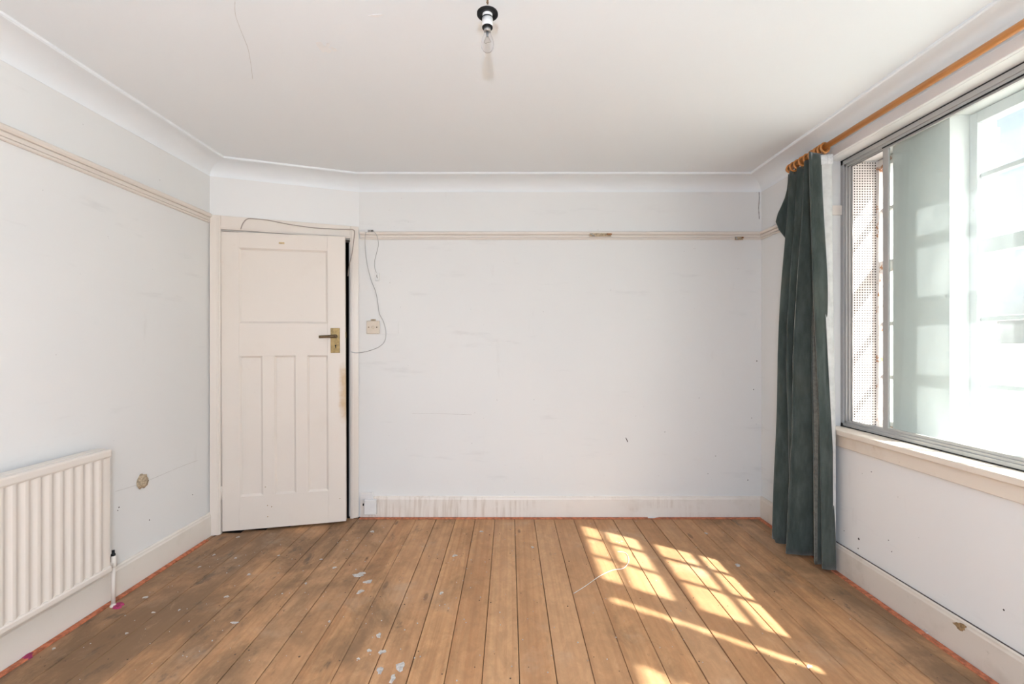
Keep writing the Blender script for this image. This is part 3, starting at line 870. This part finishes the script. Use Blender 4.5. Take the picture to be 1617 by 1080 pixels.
# ---- radiator
rad = tag(empty('radiator', (XL, 2.136, 0.19)), 'cream painted fluted panel radiator on the left wall', 'radiator')
RX = 0.10          # face distance from the wall
def rp(mb, name, mat=M['radiator'], bevel=0.0, parent=rad):
    mb.v = [(x, y - 2.136, z - 0.19) for x, y, z in mb.v]
    return mb.build(name, mat, parent, bevel)
RY0, RY1 = 0.95, 2.136
prof = []
y = RY1 - 0.004
prof.append((RX - 0.022, y)); prof.append((RX - 0.006, y)); prof.append((RX - 0.004, y - 0.020))
y -= 0.024
while y > RY0 + 0.06:
    prof += [(RX - 0.006, y - 0.003), (RX - 0.0065, y - 0.012), (RX - 0.0055, y - 0.019), (RX - 0.0005, y - 0.024), (RX, y - 0.030), (RX, y - 0.038), (RX - 0.001, y - 0.042)]
    y -= 0.045
prof += [(RX - 0.004, RY0 + 0.02), (RX - 0.022, RY0)]
rows = [[(a, b, z) for a, b in prof] for z in (0.205, 0.47, 0.74)]
rpn = rp(MB().grid(rows, True), 'fluted_panel')
rpn.data.set_sharp_from_angle(angle=math.radians(50))
rp(MB().box(0.055, RX - 0.012, RY0, RY1 - 0.003, 0.20, 0.75), 'water_panel')
tp = MB()
tp.box(0.075, RX + 0.004, RY0, RY1, 0.724, 0.764)
rp(tp, 'top_seam', bevel=0.009)
tp = MB().box(0.03, 0.0745, RY0, RY1 - 0.006, 0.752, 0.766)
rp(tp, 'top_cover', bevel=0.003)
for k in range(14):
    yy = RY1 - 0.06 - k * 0.06
    pass
rp(MB().box(0.075, RX + 0.004, RY0, RY1, 0.187, 0.219), 'bottom_seam', bevel=0.008)
for y in (1.98, 1.15):
    rp(MB().box(0.001, 0.06, y - 0.015, y + 0.015, 0.28, 0.70), 'wall_bracket', M['white_old'], 0.002)
vx, vy = 0.069, 2.178
rp(MB().tube([(vx, vy, 0.0), (vx, vy, 0.205)], 0.0085, 12), 'pipe')
rp(MB().lathe([(0.0001, 0), (0.014, 0), (0.014, 0.006), (0.0095, 0.010), (0.0095, 0.016)], 14, (vx, vy, 0.0)), 'pipe_collar')
vb = MB().lathe([(0.010, 0.19), (0.0145, 0.194), (0.0145, 0.216), (0.012, 0.222), (0.012, 0.240), (0.0085, 0.243)], 14, (vx, vy, 0))
vb.tube([(vx, vy, 0.208), (vx, RY1 - 0.004, 0.208)], 0.0105, 12)
vv = rp(vb, 'valve')
o = MB().lathe([(0.0092, 0.240), (0.0092, 0.250), (0.006, 0.254), (0.006, 0.268), (0.0001, 0.269)], 12, (vx, vy, 0))
rp(o, 'valve_spindle', M['black'], parent=vv)

# ---- bare bulb pendant
pend = tag(empty('pendant_lamp', (-0.071, 1.49, H)), 'bare bulb in a white holder with black shade ring hanging from the ceiling', 'pendant lamp')
z0 = 2.335 - H
MB().lathe([(0.0001, 0.0), (0.042, 0.0), (0.042, -0.006), (0.034, -0.022), (0.012, -0.026), (0.0001, -0.026)], 28).build('ceiling_rose', M['plastic'], pend)
fx = MB()
for s_ in (0, math.pi):
    fx.tube([(0.0022 * math.cos(s_ + k * 0.9), 0.0022 * math.sin(s_ + k * 0.9), -0.024 + (z0 + 0.02 + 0.024) * k / 20) for k in range(21)], 0.0021, 7)
fx.build('flex', M['flex'], pend)
sr = MB().lathe([(0.0165, z0 + 0.004), (0.030, z0 + 0.004), (0.0345, z0 + 0.001), (0.0345, z0 - 0.004), (0.030, z0 - 0.005), (0.0165, z0 - 0.003), (0.0165, z0 + 0.004)], 36)
sr.build('shade_ring', M['black'], pend)
lh = MB().lathe([(0.0001, z0 + 0.024), (0.008, z0 + 0.024), (0.013, z0 + 0.012), (0.0162, z0 + 0.004), (0.0162, z0 - 0.016), (0.0001, z0 - 0.016)], 28)
hd = lh.build('lamp_holder', M['plastic'], pend)
MB().lathe([(0.0164, z0 - 0.0135), (0.0178, z0 - 0.0135), (0.0178, z0 - 0.0175), (0.0164, z0 - 0.0175)], 28).build('holder_seam', M['black'], hd)
MB().lathe([(0.0001, z0 - 0.0168), (0.0175, z0 - 0.0168), (0.0182, z0 - 0.040), (0.0182, z0 - 0.044), (0.0001, z0 - 0.044)], 28).build('holder_skirt', M['plastic'], hd)
MB().lathe([(0.0001, z0 - 0.0440), (0.0172, z0 - 0.0440), (0.0172, z0 - 0.0475), (0.0001, z0 - 0.0475)], 28).build('holder_rim', M['black'], hd)
bp = MB().lathe([(0.0001, z0 - 0.0465), (0.0115, z0 - 0.0465), (0.0115, z0 - 0.058), (0.0105, z0 - 0.060), (0.0001, z0 - 0.060)], 24)
cp = bp.build('bulb_cap', M['steel'], pend)
prof = [(0.0105, -0.059), (0.0112, -0.066), (0.0140, -0.074), (0.0185, -0.084), (0.0212, -0.094), (0.0215, -0.102), (0.0195, -0.112), (0.0145, -0.120), (0.0075, -0.1245), (0.0001, -0.126)]
MB().lathe([(a, z0 + b) for a, b in prof], 28).build('bulb_glass', M['bulb'], pend)
fi = MB().lathe([(0.0001, z0 - 0.060), (0.004, z0 - 0.060), (0.0025, z0 - 0.078), (0.0001, z0 - 0.079)], 12)
fi.tube([(0.002, 0, z0 - 0.076), (0.010, 0, z0 - 0.094)], 0.0005, 5); fi.tube([(-0.002, 0, z0 - 0.076), (-0.010, 0, z0 - 0.094)], 0.0005, 5)
fi.tube(smooth_path([(-0.010, 0, z0 - 0.094), (-0.005, 0.003, z0 - 0.096), (0, 0, z0 - 0.095), (0.005, -0.003, z0 - 0.096), (0.010, 0, z0 - 0.094)], 4), 0.0005, 5)
fi.build('filament', M['metal_dark'], pend)

# ---- cables and fittings near the door
def wire(name, pts, r, mat, label, cat='cable'):
    o = MB().tube(smooth_path(pts, 6), r, 8).build(name, mat)
    return tag(o, label, cat)
D_ = lambda x, y, o=0.006: on_diag(x, y, o)
wire('door_cable', [D_(380, 362, 0.021), D_(384, 352, 0.022), D_(391, 345.5, 0.022), D_(402, 345.5, 0.022), D_(425, 348, 0.021), D_(450, 353, 0.021), D_(475, 357, 0.021),
     D_(500, 360, 0.021), D_(525, 361.5, 0.021), D_(545, 362, 0.021), D_(556, 362.5, 0.021), D_(560, 366, 0.021), D_(558.5, 380, 0.021), D_(556, 400, 0.021), D_(551.5, 420, 0.010), D_(549.5, 436, -0.01)],
     0.0034, M['cable_brown'], 'brown-grey cable looped over the top of the door frame')
B_ = lambda x, y, o=0.006: on_back(x, y, o)
wire('loop_cable', [B_(579, 365, 0.026), B_(576.5, 374, 0.028), B_(577, 395, 0.008), B_(580, 418), B_(586, 442), B_(593, 460), B_(596.5, 478), B_(599, 495), B_(605, 507), B_(609, 522, 0.012), B_(608, 537), B_(601, 546), B_(590, 551.5), B_(576, 555.5),
     B_(563, 557, 0.03), B_(554, 555.5, 0.05)], 0.0022, M['cable'], 'thin grey cable hanging in a long loop past the cream wall box')
wire('short_cable', [B_(590, 365, 0.026), B_(595, 372, 0.028), B_(597.5, 385, 0.008), B_(595, 398), B_(591.5, 412), B_(592, 424), B_(595, 431.5)], 0.0018, M['cable'],
     'thin short grey cable dropping from the picture rail to a small white switch')
tb = tag(empty('terminal_block', B_(584.5, 365, 0.024)), 'small white and metal terminal block on the picture rail', 'terminal block')
MB().box(-0.037, -0.015, -0.010, 0.0, -0.009, 0.010).build('plastic_half', M['plastic'], tb, 0.002)
MB().box(-0.015, 0.025, -0.009, 0.0, -0.008, 0.008).build('metal_body', M['steel'], tb, 0.002)
MB().box(0.013, 0.020, -0.012, -0.008, -0.006, 0.006).build('screw', M['black'], tb, 0.001)
b0 = B_(596, 437, 0.0)
sw = tag(empty('cord_switch', b0), 'tiny white cable clip switch hanging on the wall above the cream box', 'switch')
MB().box(-0.014, 0.014, -0.016, -0.001, -0.030, 0.028).build('body', M['plastic'], sw, 0.003)
MB().tube([(0, -0.017, 0.010), (0.001, -0.022, 0.0), (0.004, -0.018, -0.012)], 0.003, 8).build('rocker', M['cable'], sw)
a_ = B_(579, 507); b_ = B_(599.5, 526.5)
sk = tag(empty('wall_box', ((a_.x + b_.x) / 2, YB, (a_.z + b_.z) / 2)), 'square cream blanking plate with two screws beside the door', 'wall plate')
hw = (b_.x - a_.x) / 2
MB().box(-hw, hw, -0.016, 0, -hw, hw).build('plate', M['ivory'], sk, 0.004)
for sx in (-0.62, 0.62):
    sc = MB().lathe([(0.0001, 0), (0.0046, 0), (0.0046, 0.0016), (0.0001, 0.0016)], 12)
    sc.v = [(sx * hw + x, -0.0162 - z, y) for x, y, z in sc.v]
    sc.build('screw', M['bronze'], sk)
sc = MB().lathe([(0.0001, 0), (0.010, 0), (0.009, 0.002), (0.0001, 0.002)], 16)
sc.v = [(x, -0.0162 - z, y) for x, y, z in sc.v]
sc.build('emblem', M['ivory'], sk)
MB().box(-0.018, 0.018, -0.008, 0, hw, hw + 0.012).build('cable_entry', M['plaster'], sk, 0.003)
a_ = B_(601, 508); b_ = B_(629, 527.5)
gp = MB().box(a_.x, b_.x, YB - 0.003, YB, b_.z, a_.z).build('blank_plate', M['wall'], None, 0.001)
tag(gp, 'flat painted-over white patch plate right of the cream wall plate', 'wall plate')
# white phone box and tape at the skirting by the door
pb = tag(empty('phone_socket', B_(586, 799, 0.018)), 'small white phone socket on the skirting beside the door frame', 'phone socket')
MB().box(-0.044, 0.044, -0.026, 0, -0.055, 0.052).build('cover', M['plastic'], pb, 0.005)
MB().box(-0.058, -0.044, -0.012, 0.0, 0.005, 0.02).build('cable_stub', M['black'], pb, 0.002)
a_ = B_(571, 777); b_ = B_(590, 789)
o = MB().box(a_.x, b_.x, YB - 0.022, YB, b_.z, a_.z).build('junction_scrap', M['white_old'], None, 0.003)
tag(o, 'torn grey-white scrap of trunking above the phone socket', 'trunking')

# rusty hooks left on the picture rail
def rail_hook(x, y, wpx, label):
    c0 = B_(x, y, 0.024)
    r = tag(empty('picture_hook', c0), label, 'picture hook')
    hw = wpx * 3.3 / F / 2
    MB().box(-hw, hw, -0.003, 0.003, -0.011, 0.012).build('torn_paint', M['plaster'], r, 0.002)
    MB().tube([(-hw * 0.9, -0.004, 0.008), (-hw * 0.75, -0.010, 0.0), (-hw * 0.55, -0.006, -0.010)], 0.004, 8).build('hook', M['steel'], r)
    MB().box(hw * 0.55, hw * 1.05, -0.008, 0.002, 0.0, 0.010).build('nail', M['rust'], r, 0.002)
    return r
rail_hook(948, 371, 34, 'rusty broken hook and bare patch in the middle of the back picture rail')
rail_hook(1167, 376.5, 13, 'small rusty nail stub on the picture rail near the curtain corner')

# plaster lump round an old pipe hole on the left wall
lp = on_left(223, 760, 0.0)
mb = MB()
rows = []
for i in range(9):
    a_ = math.pi / 2 * i / 8
    row = []
    for k in range(15):
        b_ = 2 * math.pi * k / 14
        q = Vector((math.sin(a_), math.cos(a_) * math.cos(b_), math.cos(a_) * math.sin(b_)))
        kk = k % 14
        r_ = 0.036 * (1 + 0.28 * mnoise.noise(Vector((math.cos(b_) * 1.7 + i * 0.4, math.sin(b_) * 1.7, i * 0.35))))
        row.append((q.x * r_ * 0.75, q.y * r_ * 0.85, q.z * r_ * 1.05))
    rows.append(row)
o = mb.grid(rows).build('plaster_lump', M['plaster'])
o.location = lp
tag(o, 'crumbling beige plaster lump on the left wall beyond the radiator', 'plaster lump')

# magenta blob of paint at the foot of the radiator pipe
def blob(c, rx, ry, h, seed, name, mat, parent=None, n=14):
    rnd_ = random.Random(seed)
    ph = [rnd_.uniform(0, 6.28) for _ in range(4)]
    ring = []
    for k in range(n):
        a_ = 2 * math.pi * k / n
        q = 1 + 0.22 * math.sin(2 * a_ + ph[0]) + 0.18 * math.sin(3 * a_ + ph[1]) + 0.14 * math.sin(5 * a_ + ph[2]) + 0.10 * math.sin(7 * a_ + ph[3])
        ring.append((math.cos(a_) * q, math.sin(a_) * q))
    vs = [(x * rx, y * ry, 0) for x, y in ring] + [(x * rx * 0.8, y * ry * 0.8, h) for x, y in ring]
    mb = MB().add(vs, [(k, (k + 1) % n, n + (k + 1) % n, n + k) for k in range(n)] + [tuple(range(n, 2 * n)), tuple(range(n - 1, -1, -1))])
    o = mb.build(name, mat, parent)
    o.location = c
    return o
c0 = on_floor(186, 957)
o = blob((c0.x, c0.y, 0.0), 0.030, 0.022, 0.008, 5, 'paint_blob', M['pink'])
tag(o, 'magenta blob of dried paint at the foot of the radiator pipe', 'paint')
c0 = on_floor(44, 1038)
o = blob((c0.x, c0.y, 0.0), 0.016, 0.022, 0.008, 9, 'paint_blob', M['pink'])
tag(o, 'small magenta paint smear on the gripper strip below the radiator', 'paint')

# dried paint splashes on the boards
SPL = [(568, 907, 11, 4), (581, 918.5, 7, 4), (569, 934, 6, 4), (528, 896, 5, 2), (632, 1052, 9, 7), (600, 1058, 5, 7), (620, 1071, 5, 7), (598, 1003, 5, 4), (603, 1029, 6, 4), (583, 1027, 5, 2.5),
       (393, 907, 5, 2.5), (697, 936, 3, 2.5), (718, 877, 4, 2), (588, 839, 4, 1.6), (520, 981, 3, 2.5), (483, 921, 3, 2), (370, 983, 9, 2.5), (338, 876, 4, 1.8), (372, 881, 4, 1.5), (507, 883, 3, 1.5),
       (85, 1024, 4, 3), (242, 967, 5, 2), (200, 1000, 5, 2), (440, 877, 3, 1.5), (566, 1040, 3, 2), (358, 942, 6, 3), (376, 848, 5, 1.5), (760, 839, 3, 1.4), (841, 864, 3, 1.5), (1278, 1052, 5, 3), (1115, 842, 2.5, 1.4), (230, 943, 6, 3), (315, 895, 3, 2), (283, 963, 2.6, 2)]
for i, (x, y, w_, h_) in enumerate(SPL):
    c0 = on_floor(x, y)
    o = blob((c0.x, c0.y, -0.0012), w_ * c0.y / F * (0.9 if x > 540 else 0.62), h_ * c0.y / F / (CH / c0.y) * (0.9 if x > 540 else 0.7), 0.0024, 20 + i, 'paint_splash', M['paint_drip'], floor)
# fine specks of paint and dust (too many and too small to count)
sp = MB()
rs = random.Random(3)
for i in range(420):
    x = rs.uniform(-1.85, 1.6); y = rs.uniform(1.2, 3.22)
    if rs.random() < max(0, min(0.9, (x + 0.2) * 0.6)): continue
    if x < -1.1 and y > 2.85: continue
    r_ = rs.uniform(0.0012, 0.0036) * (1.5 if rs.random() < 0.1 else 1)
    sp.lathe([(0.0001, 0.0016), (r_ * 0.7, 0.0014), (r_, -0.001)], 6, (x, y, 0))
tag(sp.build('paint_specks', M['paint_drip']), 'fine scattered specks of white paint and grit on the floorboards', 'paint specks', kind='stuff')
# cut nails punched below the surface of the boards, along the joists
nl = MB()
for k in range(-14, 12):
    xc = W0 + PITCH * k + PITCH / 2
    for jy in (1.38, 1.80, 2.22, 2.64, 3.06):
        for sx in (-0.04, 0.04):
            if rs.random() < 0.5: continue
            x = xc + sx + rs.uniform(-0.02, 0.02); y = jy + rs.uniform(-0.09, 0.09)
            if x < -1.1 and y > 2.85: continue
            r_ = rs.uniform(0.002, 0.0046)
            nl.lathe([(0.0001, 0.0004), (r_ * 0.8, 0.0004), (r_, -0.0014)], 7, (x, y, 0))
tag(nl.build('floor_nails', M['nail']), 'dark cut nail heads dotted along the floorboards', 'nails', kind='stuff')
# bits of debris
th = [on_floor(906, 937, 0.002), on_floor(925, 925, 0.002), on_floor(948, 909, 0.003), on_floor(968, 900, 0.002), on_floor(985, 897, 0.002), on_floor(993, 885, 0.003), on_floor(988, 873, 0.002), on_floor(975, 871, 0.002)]
tag(MB().tube(smooth_path(th, 6), 0.0014, 6).build('thread', M['lining_tape']), 'pale curling thread lying in the sunlit patch of floor', 'thread')
c0 = on_floor(1165, 893)
tag(blob((c0.x, c0.y, 0), 0.014, 0.012, 0.006, 77, 'lint', M['cable']), 'small grey-blue scrap of lint on the boards near the curtain', 'lint')
c0 = on_floor(1030, 818.5)
tag(blob((c0.x, c0.y, 0.004), 0.045, 0.010, 0.005, 78, 'paint_flake', M['filler']), 'white paint flake lying against the back skirting', 'paint flake')
c0 = on_floor(1468, 1001)
tag(blob((c0.x, c0.y, 0.004), 0.022, 0.016, 0.010, 81, 'plaster_crumb', M['paint_drip']), 'grey crumb of plaster on the gripper strip under the window', 'plaster crumb')

# ---- wear on the walls and ceiling, each a thin raised or sunken patch of the wall
def ribbon(pts, wd, name, mat, parent, nrm):
    P = smooth_path(pts, 5); n = Vector(nrm); rows = []
    for i, q in enumerate(P):
        d = (P[min(i + 1, len(P) - 1)] - P[max(i - 1, 0)]).normalized()
        s_ = d.cross(n).normalized() * wd * (0.6 + 0.5 * abs(math.sin(i * 1.7)))
        rows.append([tuple(q - s_), tuple(q), tuple(q + s_)])
    rows = [[r[0], tuple(Vector(r[1]) + n * 0.0006), r[2]] for r in rows]
    return MB().grid(rows, False).build(name, mat, parent)
cz = lambda x, y: on_ceil(x, y, 0.0006)
ribbon([cz(371, 2), cz(371.5, 22), cz(378, 42), cz(386, 62), cz(392, 78), cz(396, 100), cz(399, 125)], 0.0007, 'crack', M['crack'], ceiling, (0, 0, -1))
for x, y, a_, b_, s_ in ((511, 75, 0.022, 0.034, 31), (527, 77, 0.009, 0.014, 32), (518, 70, 0.008, 0.01, 33), (594, 24, 0.026, 0.006, 34)):
    c0 = on_ceil(x, y, 0.0)
    o = blob((c0.x, c0.y, H - 0.0022), a_, b_, 0.0020, s_, 'filler_patch', M['filler'], ceiling)
ld = lambda x, y: on_left(x, y, 0.0006)
ribbon([ld(182, 776), ld(215, 766), ld(250, 752), ld(285, 737), ld(312, 727)], 0.0012, 'crack', M['crack'], wall_left, (1, 0, 0))
bk = lambda x, y: on_back(x, y, 0.0006)
ribbon([on_back(565, 306, 0.0006), on_back(564, 322, 0.0006), on_back(562.5, 340, 0.0006)], 0.0010, 'crack', M['crack'], wall_back, (0, -1, 0))
ribbon([bk(650, 653), bk(680, 653), bk(720, 654), bk(745, 655)], 0.0012, 'crack', M['crack'], wall_back, (0, -1, 0))
def dots(parent, fn, lst, nrm):
    n = Vector(nrm)
    q = n.to_track_quat('Z', 'Y').to_matrix()
    for x, y, r in lst:
        c0 = fn(x, y)
        mb = MB().lathe([(0.0001, 0.0006), (r * 0.8, 0.0006), (r, -0.0004)], 8)
        o = mb.build('nail_hole', M['pinhole'], parent)
        o.matrix_basis = Matrix.Translation(c0) @ q.to_4x4()
dots(wall_back, lambda x, y: on_back(x, y, 0.0), [(1190, 615, 0.004), (1050, 682, 0.003), (1181, 758, 0.004), (1195, 570, 0.005), (1187, 660, 0.003), (1130, 720, 0.003), (1118, 748, 0.003), (745, 700, 0.002)], (0, -1, 0))
dots(wall_left, lambda x, y: on_left(x, y, 0.0), [(236, 821, 0.004), (304, 781, 0.004), (188, 801, 0.004), (186, 806, 0.003)], (1, 0, 0))
dots(wall_right, lambda x, y: on_right(x, y, 0.0), [(1356, 851, 0.007), (1355, 866, 0.004), (1403, 853, 0.003), (1408, 871, 0.003), (1585, 963, 0.004), (1333, 838, 0.003), (1376, 745, 0.003)], (-1, 0, 0))
ribbon([bk(988, 691), bk(990, 695), bk(991, 698)], 0.0032, 'scuff_mark', M['pinhole'], wall_back, (0, -1, 0))
# rubbed-through spot on the right skirting
c0 = hit(1516, 989, (1, 0, 0), XR - 0.0186)
o = blob((0, 0, 0), 0.016, 0.024, 0.0012, 61, 'worn_patch', M['scuff'])
o.parent = bpy.data.objects['baseboard_right']
o.matrix_basis = Matrix.Translation(c0) @ Matrix.Rotation(-math.pi / 2, 4, 'Y')

o = MB().box(XR - 0.0085, XR - 0.001, YR + 0.01, 2.60, 0.150, 0.1532).build('gap_line', M['pinhole'], bpy.data.objects['baseboard_right'])
ribbon([on_back(1198, 296, 0.0006), on_back(1199, 312, 0.0006), on_back(1198, 328, 0.0006), on_back(1199, 346, 0.0006)], 0.0022, 'crack', M['pinhole'], wall_back, (0, -1, 0))
